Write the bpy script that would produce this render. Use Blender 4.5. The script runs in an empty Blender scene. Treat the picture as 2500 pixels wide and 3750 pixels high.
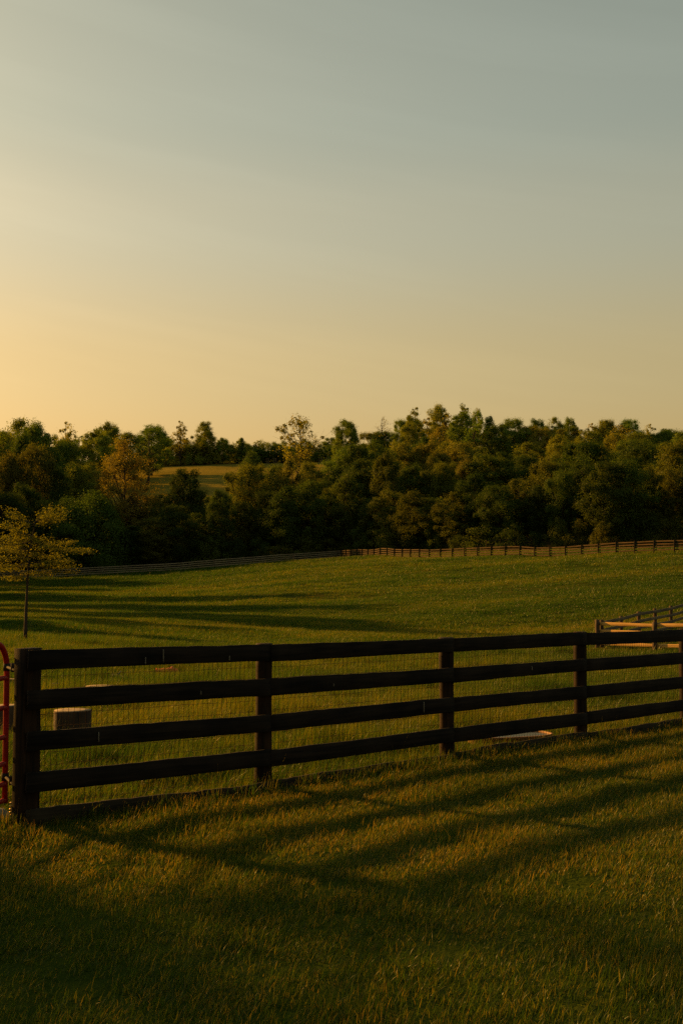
import bpy, math, random
import numpy as np
from mathutils import Vector, Matrix

random.seed(7)
rng = np.random.default_rng(11)
S = bpy.context.scene
COL = S.collection
R = math.radians

# ------------------------------------------------------------------ camera
F = 4356.0                      # focal length in pixels of the 2500 x 3750 frame
CAMZ = 1.89
PITCH = math.atan(250.0 / F)    # horizon lies 250 px under the centre
cam_d = bpy.data.cameras.new('camera')
cam_d.sensor_fit = 'VERTICAL'
cam_d.sensor_height = 36.0
cam_d.sensor_width = 24.0
cam_d.lens = F * 36.0 / 3750.0
cam_d.clip_start = 0.1
cam_d.clip_end = 5000.0
cam = bpy.data.objects.new('camera', cam_d)
COL.objects.link(cam)
cam.location = (0, 0, CAMZ)
cam.rotation_euler = (math.pi / 2 + PITCH, 0, 0)
S.camera = cam

# ------------------------------------------------------------------ sky and sun
SUN_EL = 20.0
SUN_AZ = 54.0        # degrees to the left of the viewing direction (+Y)
sun_dir = Vector((-math.sin(R(SUN_AZ)) * math.cos(R(SUN_EL)),
                  math.cos(R(SUN_AZ)) * math.cos(R(SUN_EL)), math.sin(R(SUN_EL))))
W = bpy.data.worlds.new('World')
S.world = W
W.use_nodes = True
nt = W.node_tree
nt.nodes.clear()
def N(tree, t, **kw):
    n = tree.nodes.new(t)
    for k, v in kw.items():
        if k.startswith('i_'):
            n.inputs[k[2:].replace('_', ' ')].default_value = v
        else:
            setattr(n, k, v)
    return n
out = N(nt, 'ShaderNodeOutputWorld')
bg = N(nt, 'ShaderNodeBackground')
sky = N(nt, 'ShaderNodeTexSky', sky_type='NISHITA')
sky.sun_disc = False
sky.sun_elevation = R(SUN_EL)
sky.sun_rotation = R(-SUN_AZ)
sky.altitude = 200
sky.air_density = 1.3
sky.dust_density = 4.0
sky.ozone_density = 1.0
bg.inputs['Strength'].default_value = 0.5     # the sky itself is scaled by 0.10 below
gma = N(nt, 'ShaderNodeGamma')
gma.inputs['Gamma'].default_value = 0.58                    # soft film shoulder of the bright side
scl0 = N(nt, 'ShaderNodeVectorMath', operation='SCALE')
scl0.inputs['Scale'].default_value = 0.10
nt.links.new(sky.outputs['Color'], scl0.inputs[0])
nt.links.new(scl0.outputs['Vector'], gma.inputs['Color'])
tint = N(nt, 'ShaderNodeMix', data_type='RGBA', blend_type='MULTIPLY')
tint.inputs['Factor'].default_value = 1.0
nt.links.new(gma.outputs['Color'], tint.inputs['A'])
# warm white balance, deepest in the dusty air near the horizon
tg = N(nt, 'ShaderNodeTexCoord')
sepz = N(nt, 'ShaderNodeSeparateXYZ')
nt.links.new(tg.outputs['Generated'], sepz.inputs[0])
wr = N(nt, 'ShaderNodeValToRGB')
wr.color_ramp.interpolation = 'EASE'
el = wr.color_ramp.elements
el[0].position = 0.06; el[0].color = (1.03, .67, .285, 1)
el[1].position = 0.80; el[1].color = (.63, .64, .49, 1)
e_ = el.new(0.17); e_.color = (1.01, .74, .38, 1)
e_ = el.new(0.29); e_.color = (.905, .785, .53, 1)
e_ = el.new(0.37); e_.color = (.785, .74, .535, 1)
e_ = el.new(0.47); e_.color = (.725, .695, .505, 1)
nt.links.new(sepz.outputs['Z'], wr.inputs['Fac'])
nt.links.new(wr.outputs['Color'], tint.inputs['B'])
# thin cirrus veils
tc = N(nt, 'ShaderNodeTexCoord')
sx_ = N(nt, 'ShaderNodeSeparateXYZ'); nt.links.new(tc.outputs['Generated'], sx_.inputs[0])
tilt = N(nt, 'ShaderNodeMath', operation='MULTIPLY_ADD'); tilt.inputs[1].default_value = .17      # veils slope gently down to the right
nt.links.new(sx_.outputs['X'], tilt.inputs[0]); nt.links.new(sx_.outputs['Z'], tilt.inputs[2])
cmb = N(nt, 'ShaderNodeCombineXYZ')
nt.links.new(sx_.outputs['X'], cmb.inputs['X']); nt.links.new(sx_.outputs['Y'], cmb.inputs['Y']); nt.links.new(tilt.outputs[0], cmb.inputs['Z'])
mp = N(nt, 'ShaderNodeMapping')
mp.inputs['Scale'].default_value = (1.5, 1.5, 19.0)
mp.inputs['Location'].default_value = (3.1, 0.7, 0.4)
nz = N(nt, 'ShaderNodeTexNoise')
nz.inputs['Scale'].default_value = 1.6
nz.inputs['Detail'].default_value = 5.0
rmp = N(nt, 'ShaderNodeMapRange')
rmp.inputs['From Min'].default_value = 0.48
rmp.inputs['From Max'].default_value = 0.75
rmp.inputs['To Min'].default_value = 1.0
rmp.inputs['To Max'].default_value = 1.045
nt.links.new(cmb.outputs[0], mp.inputs['Vector'])
nt.links.new(mp.outputs['Vector'], nz.inputs['Vector'])
nt.links.new(nz.outputs['Fac'], rmp.inputs['Value'])
vm = N(nt, 'ShaderNodeVectorMath', operation='SCALE')
nt.links.new(tint.outputs['Result'], vm.inputs[0])
nt.links.new(rmp.outputs['Result'], vm.inputs['Scale'])
nt.links.new(vm.outputs['Vector'], bg.inputs['Color'])
nt.links.new(bg.outputs['Background'], out.inputs['Surface'])

sun_d = bpy.data.lights.new('sun', 'SUN')
sun_d.energy = 5.0
sun_d.angle = R(1.4)
sun_d.color = (1.0, 0.48, 0.085)
sun = bpy.data.objects.new('sun', sun_d)
COL.objects.link(sun)
sun.rotation_euler = (-sun_dir).to_track_quat('-Z', 'Y').to_euler()

S.view_settings.view_transform = 'Standard'
S.view_settings.look = 'None'
S.view_settings.exposure = 1.0
S.view_settings.gamma = 1.0
S.view_settings.use_curve_mapping = False
S.render.engine = 'CYCLES'
S.cycles.max_bounces = 5
S.cycles.diffuse_bounces = 3
S.cycles.glossy_bounces = 2
S.cycles.transmission_bounces = 3
S.cycles.transparent_max_bounces = 4
S.cycles.sample_clamp_indirect = 2.0
S.cycles.sample_clamp_direct = 6.0
S.cycles.caustics_reflective = False
S.cycles.caustics_refractive = False
S.cycles.use_denoising = False
S.cycles.denoiser = 'OPENIMAGEDENOISE'

# ------------------------------------------------------------------ helpers
FWD = Vector((0, math.cos(PITCH), math.sin(PITCH)))
UPV = Vector((0, -math.sin(PITCH), math.cos(PITCH)))
def ray(px, py):
    return FWD + Vector((1, 0, 0)) * ((px - 1250.0) / F) + UPV * ((1875.0 - py) / F)
def at(px, py, Y):
    d = ray(px, py)
    return Vector((0, 0, CAMZ)) + d * (Y / d.y)

def pchip(xk, yk, x):
    """monotone cubic, yk: (rows, cols) -> (len(x), cols)"""
    h = np.diff(xk)[:, None]
    d = np.diff(yk, axis=0) / h
    m = np.zeros_like(yk)
    w1 = 2 * h[1:] + h[:-1]; w2 = h[1:] + 2 * h[:-1]
    same = (d[:-1] * d[1:]) > 0
    with np.errstate(divide='ignore', invalid='ignore'):
        mm = (w1 + w2) / (w1 / d[:-1] + w2 / d[1:])
    m[1:-1] = np.where(same, mm, 0)
    m[0] = d[0]; m[-1] = d[-1]
    x = np.clip(x, xk[0], xk[-1])
    i = np.clip(np.searchsorted(xk, x, side='right') - 1, 0, len(xk) - 2)
    hh = (xk[i + 1] - xk[i])[:, None]
    t = ((x - xk[i])[:, None]) / hh
    return ((1 + 2*t) * (1-t)**2 * yk[i] + t * (1-t)**2 * hh * m[i]
            + t*t * (3 - 2*t) * yk[i+1] + t*t * (t-1) * hh * m[i+1])

_perm = np.random.default_rng(3).random((256, 256))
def vnoise(x, y):
    x = np.asarray(x, float); y = np.asarray(y, float)
    xi = np.floor(x).astype(int); yi = np.floor(y).astype(int)
    fx = x - xi; fy = y - yi
    fx = fx*fx*(3-2*fx); fy = fy*fy*(3-2*fy)
    a = _perm[xi % 256, yi % 256]; b = _perm[(xi+1) % 256, yi % 256]
    c = _perm[xi % 256, (yi+1) % 256]; d = _perm[(xi+1) % 256, (yi+1) % 256]
    return (a*(1-fx)+b*fx)*(1-fy) + (c*(1-fx)+d*fx)*fy - 0.5

# terrain heights along rays X/Y = u, at distance Y
U0, DU = -0.6, 0.15
ROWS = np.array([0, 6, 10, 16, 22, 30, 45, 60, 90, 130, 160, 190, 210, 250, 300, 350, 400, 500, 800, 1400], float)
TAB = np.array([
 [0]*9, [0]*9, [0]*9,
 [-.05]*9,
 [-.22,-.22,-.22,-.24,-.25,-.25,-.22,-.2,-.2],
 [-.3,-.3,-.35,-.45,-.5,-.6,-.6,-.5,-.4],
 [-.4,-.4,-.43,-.65,-.8,-1.02,-1.0,-.8,-.5],
 [-.3,-.4,-.55,-.8,-1.0,-1.12,-.5,.2,.7],
 [-.5,-.5,-.5,-.4,.1,.7,1.7,2.6,3.5],
 [-.3,-.2,.0,.5,2.0,3.4,4.8,5.8,6.5],
 [.3,.5,.8,1.6,3.8,5.2,6.2,7.2,8],
 [1.2,1.4,1.9,3.2,5.2,6.8,7.8,8.8,9.5],
 [1.8,2,2.6,3.8,5.8,8,9.5,10.5,11],
 [4,5,6.5,9,12,15,17,18,18],
 [12,15,19,24,25,26,27,27,27],
 [22,25,28,33,34,35,35,34,34],
 [30,32,35,40.5,42,42,41,40,40],
 [40,43,48,54,55,53,50,48,48],
 [62]*9, [66]*9], float)
def ground_z(x, y):
    x = np.atleast_1d(np.asarray(x, float)); y = np.atleast_1d(np.asarray(y, float))
    c = pchip(ROWS, TAB, y)
    u = x / np.maximum(y, 12.0)
    k = np.clip((u - U0) / DU, 0, 7.999)
    i = k.astype(int); t = k - i
    n = np.arange(len(x))
    p0 = c[n, np.maximum(i-1, 0)]; p1 = c[n, i]; p2 = c[n, i+1]; p3 = c[n, np.minimum(i+2, 8)]
    z = p1 + .5*t*(p2-p0 + t*(2*p0-5*p1+4*p2-p3 + t*(3*(p1-p2)+p3-p0)))
    a = np.clip((y - 20) / 30, 0, 1) * np.clip((400 - y) / 100, 0, 1)
    z = z + a * (.26*vnoise(x/23+31, y/6.2+2) + .34*vnoise(x/17+5, y/19) + .16*vnoise(x/6.3, y/7.1+9) + .05*vnoise(x/2.4+3, y/2.7))
    z = z + .035*vnoise(x/1.5+40, y/1.3) + .02*vnoise(x/.55, y/.6+70)
    return z
def gz(x, y):
    return float(ground_z([x], [y])[0])
def ground_hit(px, py):
    d = ray(px, py); p = Vector((0, 0, CAMZ)); t = 4.0
    while t < 600:
        q = p + d * t
        if q.z < gz(q.x, q.y):
            return q
        t += 0.03 + t * 0.002
    return q

def link(o, parent=None):
    COL.objects.link(o)
    if parent is not None:
        o.parent = parent
    return o
def tag(o, label=None, cat=None, group=None, kind=None):
    if label: o['label'] = label
    if cat: o['category'] = cat
    if group: o['group'] = group
    if kind: o['kind'] = kind
    return o
def empty(name, loc=(0, 0, 0), rz=0.0):
    o = bpy.data.objects.new(name, None)
    o.location = loc; o.rotation_euler.z = rz
    o.empty_display_size = 0.2
    return link(o)
def np_mesh(name, V, faces, mat=None, smooth=False, attr=None):
    """faces: int array (n, 3 or 4), all the same size, or a list of such arrays"""
    if not isinstance(faces, list): faces = [faces]
    me = bpy.data.meshes.new(name)
    V = np.asarray(V, np.float32)
    me.vertices.add(len(V)); me.vertices.foreach_set('co', V.ravel())
    faces = [np.asarray(f, np.int32) for f in faces if len(f)]
    loops = np.concatenate([f.ravel() for f in faces])
    tot = np.concatenate([np.full(len(f), f.shape[1], np.int32) for f in faces])
    me.loops.add(len(loops)); me.loops.foreach_set('vertex_index', loops)
    me.polygons.add(len(tot))
    start = np.concatenate([[0], np.cumsum(tot)[:-1]]).astype(np.int32)
    me.polygons.foreach_set('loop_start', start)
    me.polygons.foreach_set('loop_total', tot)
    if smooth: me.polygons.foreach_set('use_smooth', np.ones(len(tot), bool))
    me.update(calc_edges=True)
    if attr is not None:
        a = me.attributes.new('rnd', 'FLOAT', 'FACE')
        a.data.foreach_set('value', np.asarray(attr, np.float32))
    if mat: me.materials.append(mat)
    return me
def obj(name, me, parent=None):
    return link(bpy.data.objects.new(name, me), parent)

class Geo:
    """collects vertices and quads/tris"""
    def __init__(s): s.v = []; s.q = []; s.t = []; s.n = 0
    def add(s, V, q=None, t=None):
        V = np.asarray(V, float)
        s.v.append(V)
        if q is not None and len(q): s.q.append(np.asarray(q, int) + s.n)
        if t is not None and len(t): s.t.append(np.asarray(t, int) + s.n)
        s.n += len(V)
    def tube(s, P, rad, sides=6, cap=True):
        P = np.asarray(P, float); n = len(P)
        rad = np.broadcast_to(np.asarray(rad, float), (n,))
        T = np.gradient(P, axis=0); T /= np.linalg.norm(T, axis=1)[:, None] + 1e-9
        ref = np.array([0, 0, 1.0]) if abs(T[0, 2]) < .8 else np.array([1.0, 0, 0])
        A = np.zeros_like(T); a0 = np.cross(T[0], ref)
        for i_ in range(n):                      # carry the frame along the path
            a0 = a0 - T[i_]*np.dot(a0, T[i_]); a0 = a0/(np.linalg.norm(a0) + 1e-9); A[i_] = a0
        B = np.cross(T, A)
        an = np.linspace(0, 2*np.pi, sides, endpoint=False)
        V = P[:, None] + rad[:, None, None] * (np.cos(an)[None, :, None]*A[:, None] + np.sin(an)[None, :, None]*B[:, None])
        V = V.reshape(-1, 3)
        q = []
        for i in range(n-1):
            for k in range(sides):
                q.append((i*sides+k, i*sides+(k+1) % sides, (i+1)*sides+(k+1) % sides, (i+1)*sides+k))
        t = []
        if cap:
            V = np.vstack([V, P[0], P[-1]])
            a, b = n*sides, n*sides+1
            for k in range(sides):
                t.append((a, (k+1) % sides, k)); t.append((b, (n-1)*sides+k, (n-1)*sides+(k+1) % sides))
        s.add(V, q, t)
    def loft(s, rings, cap=True):
        rings = np.asarray(rings, float); n, m, _ = rings.shape
        V = rings.reshape(-1, 3); q = []; t = []
        for i in range(n-1):
            for k in range(m):
                q.append((i*m+k, i*m+(k+1) % m, (i+1)*m+(k+1) % m, (i+1)*m+k))
        if cap:
            V = np.vstack([V, rings[0].mean(0), rings[-1].mean(0)])
            for k in range(m):
                t.append((n*m, (k+1) % m, k)); t.append((n*m+1, (n-1)*m+k, (n-1)*m+(k+1) % m))
        s.add(V, q, t)
    def mesh(s, name, mat=None, smooth=False):
        fs = []
        if s.q: fs.append(np.vstack(s.q))
        if s.t: fs.append(np.vstack(s.t))
        return np_mesh(name, np.vstack(s.v), fs, mat, smooth)

# ------------------------------------------------------------------ materials
def new_mat(name):
    m = bpy.data.materials.new(name); m.use_nodes = True
    m.node_tree.nodes.clear()
    o = N(m.node_tree, 'ShaderNodeOutputMaterial')
    return m, m.node_tree, o
def ramp(t, stops):
    r = N(t, 'ShaderNodeValToRGB')
    e = r.color_ramp.elements
    while len(e) < len(stops): e.new(0.5)
    for k, (p, c) in enumerate(stops):
        e[k].position = p; e[k].color = (*c, 1)
    return r
def noise(t, scale, detail=4, rough=.55, vec=None, dist=0):
    n = N(t, 'ShaderNodeTexNoise')
    n.inputs['Scale'].default_value = scale; n.inputs['Detail'].default_value = detail
    n.inputs['Roughness'].default_value = rough; n.inputs['Distortion'].default_value = dist
    if vec is not None: t.links.new(vec, n.inputs['Vector'])
    return n
def wood_mat(name, dark, light, scale=1.0, rough=.8, axis='X', bump=.3, spec=.3):
    """grain runs along the local axis"""
    m, t, o = new_mat(name)
    tc = N(t, 'ShaderNodeTexCoord')
    mp = N(t, 'ShaderNodeMapping')
    sc = {'X': (1.2, 22, 22), 'Z': (22, 22, 1.2)}[axis]
    mp.inputs['Scale'].default_value = tuple(c*scale for c in sc)
    oi = N(t, 'ShaderNodeObjectInfo')
    ad = N(t, 'ShaderNodeVectorMath', operation='ADD')
    mu = N(t, 'ShaderNodeMath', operation='MULTIPLY'); mu.inputs[1].default_value = 50
    t.links.new(oi.outputs['Random'], mu.inputs[0])
    t.links.new(tc.outputs['Object'], ad.inputs[0]); t.links.new(mu.outputs[0], ad.inputs[1])
    t.links.new(ad.outputs[0], mp.inputs['Vector'])
    n1 = noise(t, 1.5, 6, .6, mp.outputs['Vector'], .4)
    n2 = noise(t, 3.0, 3, .5, ad.outputs[0])
    mx = N(t, 'ShaderNodeMath', operation='MULTIPLY_ADD')
    mx.inputs[1].default_value = .6
    t.links.new(n1.outputs['Fac'], mx.inputs[0])
    m2 = N(t, 'ShaderNodeMath', operation='MULTIPLY'); m2.inputs[1].default_value = .4
    t.links.new(n2.outputs['Fac'], m2.inputs[0]); t.links.new(m2.outputs[0], mx.inputs[2])
    r = ramp(t, [(.38, dark), (.62, light)])
    t.links.new(mx.outputs[0], r.inputs['Fac'])
    b = N(t, 'ShaderNodeBsdfPrincipled')
    b.inputs['Roughness'].default_value = rough
    b.inputs['Specular IOR Level'].default_value = spec
    bp = N(t, 'ShaderNodeBump'); bp.inputs['Strength'].default_value = bump; bp.inputs['Distance'].default_value = .004
    t.links.new(n1.outputs['Fac'], bp.inputs['Height'])
    t.links.new(bp.outputs['Normal'], b.inputs['Normal'])
    t.links.new(r.outputs['Color'], b.inputs['Base Color'])
    t.links.new(b.outputs[0], o.inputs['Surface'])
    return m
def plain_mat(name, c1, c2, scale=8, rough=.7, bump=.2, spec=.3, metal=0):
    m, t, o = new_mat(name)
    tc = N(t, 'ShaderNodeTexCoord')
    n = noise(t, scale, 6, .6, tc.outputs['Object'])
    r = ramp(t, [(.35, c1), (.65, c2)])
    t.links.new(n.outputs['Fac'], r.inputs['Fac'])
    b = N(t, 'ShaderNodeBsdfPrincipled')
    b.inputs['Roughness'].default_value = rough; b.inputs['Metallic'].default_value = metal
    b.inputs['Specular IOR Level'].default_value = spec
    bp = N(t, 'ShaderNodeBump'); bp.inputs['Strength'].default_value = bump; bp.inputs['Distance'].default_value = .01
    t.links.new(n.outputs['Fac'], bp.inputs['Height']); t.links.new(bp.outputs['Normal'], b.inputs['Normal'])
    t.links.new(r.outputs['Color'], b.inputs['Base Color'])
    t.links.new(b.outputs[0], o.inputs['Surface'])
    return m

M_black = wood_mat('black_board', (.003, .0024, .0018), (.017, .012, .008), 1.0, .85, spec=.12)
M_blackpost = wood_mat('black_post', (.004, .0028, .0016), (.028, .014, .006), 1.0, .7, 'Z', spec=.08)
M_kick = wood_mat('weathered_board', (.006, .005, .003), (.030, .023, .013), 1.0, .9, spec=.12)
M_rear = wood_mat('weathered_rear_board', (.045, .030, .015), (.090, .058, .028), .4, .9, spec=.1)
M_reargrey = wood_mat('grey_rear_board', (.13, .105, .066), (.24, .19, .115), .4, .9, spec=.1)
M_rearpost = wood_mat('weathered_rear_post', (.018, .013, .007), (.040, .026, .013), .6, .9, 'Z', spec=.1)
M_pine = wood_mat('raw_pine_board', (.32, .17, .035), (.50, .29, .07), .7, .75, 'X', .2)
M_penpost = wood_mat('brown_pen_post', (.03, .019, .010), (.07, .042, .020), .8, .85, 'Z')
M_penback = wood_mat('grey_pen_board', (.07, .056, .034), (.15, .118, .07), .7, .85, spec=.1)
M_scratch = plain_mat('bare_scuff', (.10, .085, .06), (.20, .17, .12), 40)
M_wire = plain_mat('rusty_wire', (.020, .012, .006), (.05, .03, .012), 60, .8, .1, .1)
M_red = plain_mat('red_gate_paint', (.20, .008, .004), (.30, .012, .005), 14, .62, .05, .15)
M_iron = plain_mat('dark_iron', (.012, .010, .008), (.04, .03, .02), 30, .8, .2, .1)
M_coil = plain_mat('brass_coil', (.30, .17, .06), (.48, .30, .12), 30, .45, .1, .5, .5)
M_stone = plain_mat('pale_stone', (.16, .15, .11), (.34, .31, .23), 12, .9, .5)
M_bark = wood_mat('stump_bark', (.016, .010, .006), (.065, .038, .019), .8, .95, 'Z', .8)
M_cut = plain_mat('cut_wood', (.16, .11, .055), (.28, .20, .105), 14, .85, .2)
M_redlog = plain_mat('rotten_red_log', (.22, .030, .006), (.50, .12, .022), 22, .9, .8)
M_greylog = plain_mat('grey_driftwood', (.05, .045, .035), (.22, .19, .15), 20, .9, .8)
M_tub = plain_mat('tan_rubber', (.20, .095, .028), (.30, .15, .045), 9, .6, .1)

def leaf_mat(name, trans=.42):
    m, t, o = new_mat(name)
    oi = N(t, 'ShaderNodeObjectInfo')
    at_ = N(t, 'ShaderNodeAttribute', attribute_name='rnd')
    r = ramp(t, [(0, (.60, .68, .55)), (.5, (1, 1, 1)), (1, (1.5, 1.32, 1.1))])
    t.links.new(at_.outputs['Fac'], r.inputs['Fac'])
    mx = N(t, 'ShaderNodeMix', data_type='RGBA', blend_type='MULTIPLY')
    mx.inputs['Factor'].default_value = 1
    t.links.new(oi.outputs['Color'], mx.inputs['A']); t.links.new(r.outputs['Color'], mx.inputs['B'])
    d = N(t, 'ShaderNodeBsdfDiffuse'); tr = N(t, 'ShaderNodeBsdfTranslucent')
    g = N(t, 'ShaderNodeBsdfGlossy'); g.inputs['Roughness'].default_value = .45
    t.links.new(mx.outputs['Result'], d.inputs['Color'])
    bright = N(t, 'ShaderNodeMix', data_type='RGBA', blend_type='MULTIPLY')
    bright.inputs['Factor'].default_value = 1; bright.inputs['B'].default_value = (1.5, 1.45, .5, 1)
    t.links.new(mx.outputs['Result'], bright.inputs['A'])
    t.links.new(bright.outputs['Result'], tr.inputs['Color'])
    ms = N(t, 'ShaderNodeMixShader'); ms.inputs[0].default_value = trans
    t.links.new(d.outputs[0], ms.inputs[1]); t.links.new(tr.outputs[0], ms.inputs[2])
    m2 = N(t, 'ShaderNodeMixShader'); m2.inputs[0].default_value = .006
    t.links.new(ms.outputs[0], m2.inputs[1]); t.links.new(g.outputs[0], m2.inputs[2])
    t.links.new(m2.outputs[0], o.inputs['Surface'])
    return m
M_leaf = leaf_mat('leaves')
M_trunk = wood_mat('tree_bark', (.018, .012, .008), (.05, .034, .021), .3, .95, 'Z', .5)

def grass_mat(name, green, dry, dryness=.5, trans=.4, tt=(2.0, 1.5, .5, 1), band=.4):
    m, t, o = new_mat(name)
    oi = N(t, 'ShaderNodeObjectInfo')
    at_ = N(t, 'ShaderNodeAttribute', attribute_name='rnd')
    geo = N(t, 'ShaderNodeNewGeometry')
    n = noise(t, .35, 4, .6, geo.outputs['Position'])
    mpn = N(t, 'ShaderNodeMapping'); mpn.inputs['Scale'].default_value = (.022, .085, .0); mpn.inputs['Rotation'].default_value = (0, 0, R(-8))
    t.links.new(geo.outputs['Position'], mpn.inputs['Vector'])
    n2b = noise(t, 1.0, 4, .55, mpn.outputs['Vector'])
    n2 = N(t, 'ShaderNodeMapRange'); n2.inputs['From Min'].default_value = .3; n2.inputs['From Max'].default_value = .7
    n2.inputs['To Min'].default_value = .5 - .5*band; n2.inputs['To Max'].default_value = .5 + .5*band
    t.links.new(n2b.outputs['Fac'], n2.inputs['Value'])
    a = N(t, 'ShaderNodeMath', operation='ADD'); t.links.new(n.outputs['Fac'], a.inputs[0]); t.links.new(at_.outputs['Fac'], a.inputs[1])
    b_ = N(t, 'ShaderNodeMath', operation='ADD'); t.links.new(a.outputs[0], b_.inputs[0]); t.links.new(n2.outputs['Result'], b_.inputs[1])
    c_ = N(t, 'ShaderNodeMapRange')
    c_.inputs['From Min'].default_value = .95; c_.inputs['From Max'].default_value = 2.05
    c_.inputs['To Min'].default_value = 0; c_.inputs['To Max'].default_value = 1
    t.links.new(b_.outputs[0], c_.inputs['Value'])
    mid = tuple(.5*(g+d_) for g, d_ in zip(green, dry))
    r = ramp(t, [(0, tuple(.55*g for g in green)), (.45, green), (.45+.5*(1-dryness), mid), (1, dry)])
    t.links.new(c_.outputs['Result'], r.inputs['Fac'])
    d = N(t, 'ShaderNodeBsdfDiffuse'); tr = N(t, 'ShaderNodeBsdfTranslucent')
    g = N(t, 'ShaderNodeBsdfGlossy'); g.inputs['Roughness'].default_value = .35
    t.links.new(r.outputs['Color'], d.inputs['Color'])
    bright = N(t, 'ShaderNodeMix', data_type='RGBA', blend_type='MULTIPLY')
    bright.inputs['Factor'].default_value = 1; bright.inputs['B'].default_value = tt
    t.links.new(r.outputs['Color'], bright.inputs['A']); t.links.new(bright.outputs['Result'], tr.inputs['Color'])
    ms = N(t, 'ShaderNodeMixShader'); ms.inputs[0].default_value = trans
    t.links.new(d.outputs[0], ms.inputs[1]); t.links.new(tr.outputs[0], ms.inputs[2])
    m2 = N(t, 'ShaderNodeMixShader'); m2.inputs[0].default_value = .012
    t.links.new(ms.outputs[0], m2.inputs[1]); t.links.new(g.outputs[0], m2.inputs[2])
    t.links.new(m2.outputs[0], o.inputs['Surface'])
    return m
M_lawn = grass_mat('lawn_blades', (.034, .072, .007), (.21, .15, .022), .34, .5, (1.8, 1.5, .5, 1), .7)
M_past = grass_mat('pasture_blades', (.036, .076, .0035), (.155, .122, .010), .25, .42, (1.45, 1.5, .5, 1), .9)

# ground: soil and turf by place, forest floor on the hill
M_ground, t, o = new_mat('turf')
geo = N(t, 'ShaderNodeNewGeometry')
n1 = noise(t, .06, 4, .6, geo.outputs['Position']); n2 = noise(t, .8, 6, .65, geo.outputs['Position']); n3 = noise(t, 9, 4, .7, geo.outputs['Position'])
def madd(x, k, y):
    m = N(t, 'ShaderNodeMath', operation='MULTIPLY_ADD'); m.inputs[1].default_value = k
    t.links.new(x, m.inputs[0])
    if isinstance(y, (int, float)): m.inputs[2].default_value = y
    else: t.links.new(y, m.inputs[2])
    return m.outputs[0]
f = madd(n1.outputs['Fac'], .5, madd(n2.outputs['Fac'], .3, madd(n3.outputs['Fac'], .2, 0.0)))
rg = ramp(t, [(.36, (.016, .030, .004)), (.5, (.034, .046, .006)), (.64, (.080, .064, .012))])
t.links.new(f, rg.inputs['Fac'])
atw = N(t, 'ShaderNodeAttribute', attribute_name='wood')
mxg = N(t, 'ShaderNodeMix', data_type='RGBA')
mxg.inputs['B'].default_value = (.016, .014, .006, 1)
t.links.new(atw.outputs['Fac'], mxg.inputs['Factor']); t.links.new(rg.outputs['Color'], mxg.inputs['A'])
ats = N(t, 'ShaderNodeAttribute', attribute_name='field_sun')
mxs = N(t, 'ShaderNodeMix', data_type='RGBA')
rs = ramp(t, [(.38, (.11, .095, .014)), (.62, (.21, .155, .026))])  # golden colour stands in for sunlight on the hillside field
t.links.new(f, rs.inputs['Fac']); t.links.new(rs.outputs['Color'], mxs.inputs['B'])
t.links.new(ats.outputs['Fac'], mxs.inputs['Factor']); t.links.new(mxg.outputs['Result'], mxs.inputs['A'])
bs = N(t, 'ShaderNodeBsdfDiffuse')
bp = N(t, 'ShaderNodeBump'); bp.inputs['Strength'].default_value = 1; bp.inputs['Distance'].default_value = .25
t.links.new(madd(n2.outputs['Fac'], .7, madd(n3.outputs['Fac'], .15, 0.0)), bp.inputs['Height'])
t.links.new(bp.outputs['Normal'], bs.inputs['Normal'])
t.links.new(mxs.outputs['Result'], bs.inputs['Color']); t.links.new(bs.outputs[0], o.inputs['Surface'])

# ------------------------------------------------------------------ ground
def axis(segs):
    a = [segs[0][0]]
    for s0, s1, st in segs:
        n = max(1, int(round((s1-s0)/st)))
        a += list(np.linspace(s0, s1, n+1)[1:])
    return np.array(a)
gx = axis([(-900, -300, 60), (-300, -120, 9), (-120, -40, 2.2), (-40, -12, .8), (-12, 12, .22), (12, 40, .8), (40, 120, 2.2), (120, 300, 9), (300, 900, 60)])
gy = axis([(-300, -20, 20), (-20, 0, 1.5), (0, 22, .22), (22, 60, .7), (60, 210, 1.6), (210, 420, 5), (420, 1400, 40)])
XX, YY = np.meshgrid(gx, gy)
ZZ = ground_z(XX.ravel(), np.maximum(YY.ravel(), 0))
V = np.stack([XX.ravel(), YY.ravel(), ZZ], 1)
nx, ny = len(gx), len(gy)
idx = np.arange(nx*ny).reshape(ny, nx)
Q = np.stack([idx[:-1, :-1].ravel(), idx[:-1, 1:].ravel(), idx[1:, 1:].ravel(), idx[1:, :-1].ravel()], 1)
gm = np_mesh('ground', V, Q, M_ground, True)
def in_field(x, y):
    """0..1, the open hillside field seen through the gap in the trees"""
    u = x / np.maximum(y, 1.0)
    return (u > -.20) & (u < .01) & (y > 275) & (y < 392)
def forest_edge(x):
    """distance at which the wood begins"""
    return np.interp(x, [-200, -55, 0, 15, 45, 200], [203, 201, 214, 196, 176, 150])
wd = ((YY.ravel() > forest_edge(XX.ravel()) + 2) & ~in_field(XX.ravel(), YY.ravel())).astype(np.float32)
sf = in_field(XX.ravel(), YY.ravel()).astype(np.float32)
as_ = gm.attributes.new('field_sun', 'FLOAT', 'POINT'); as_.data.foreach_set('value', sf)
aw = gm.attributes.new('wood', 'FLOAT', 'POINT'); aw.data.foreach_set('value', wd)
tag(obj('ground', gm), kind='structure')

# ------------------------------------------------------------------ board fence near the lawn
# post positions from the spacing of a 2.44 m bay
PX = [110, 966, 1632, 2116, 2498, 2812, 3070]
SC = [468, 398, 343, 303, 271, 245, 224]
PP = []
for px, s in zip(PX, SC):
    Y = F / s
    PP.append(Vector(((px - 1250) * Y / F, Y, 0)))
FD = (PP[4] - PP[0]).normalized()          # fence direction
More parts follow.
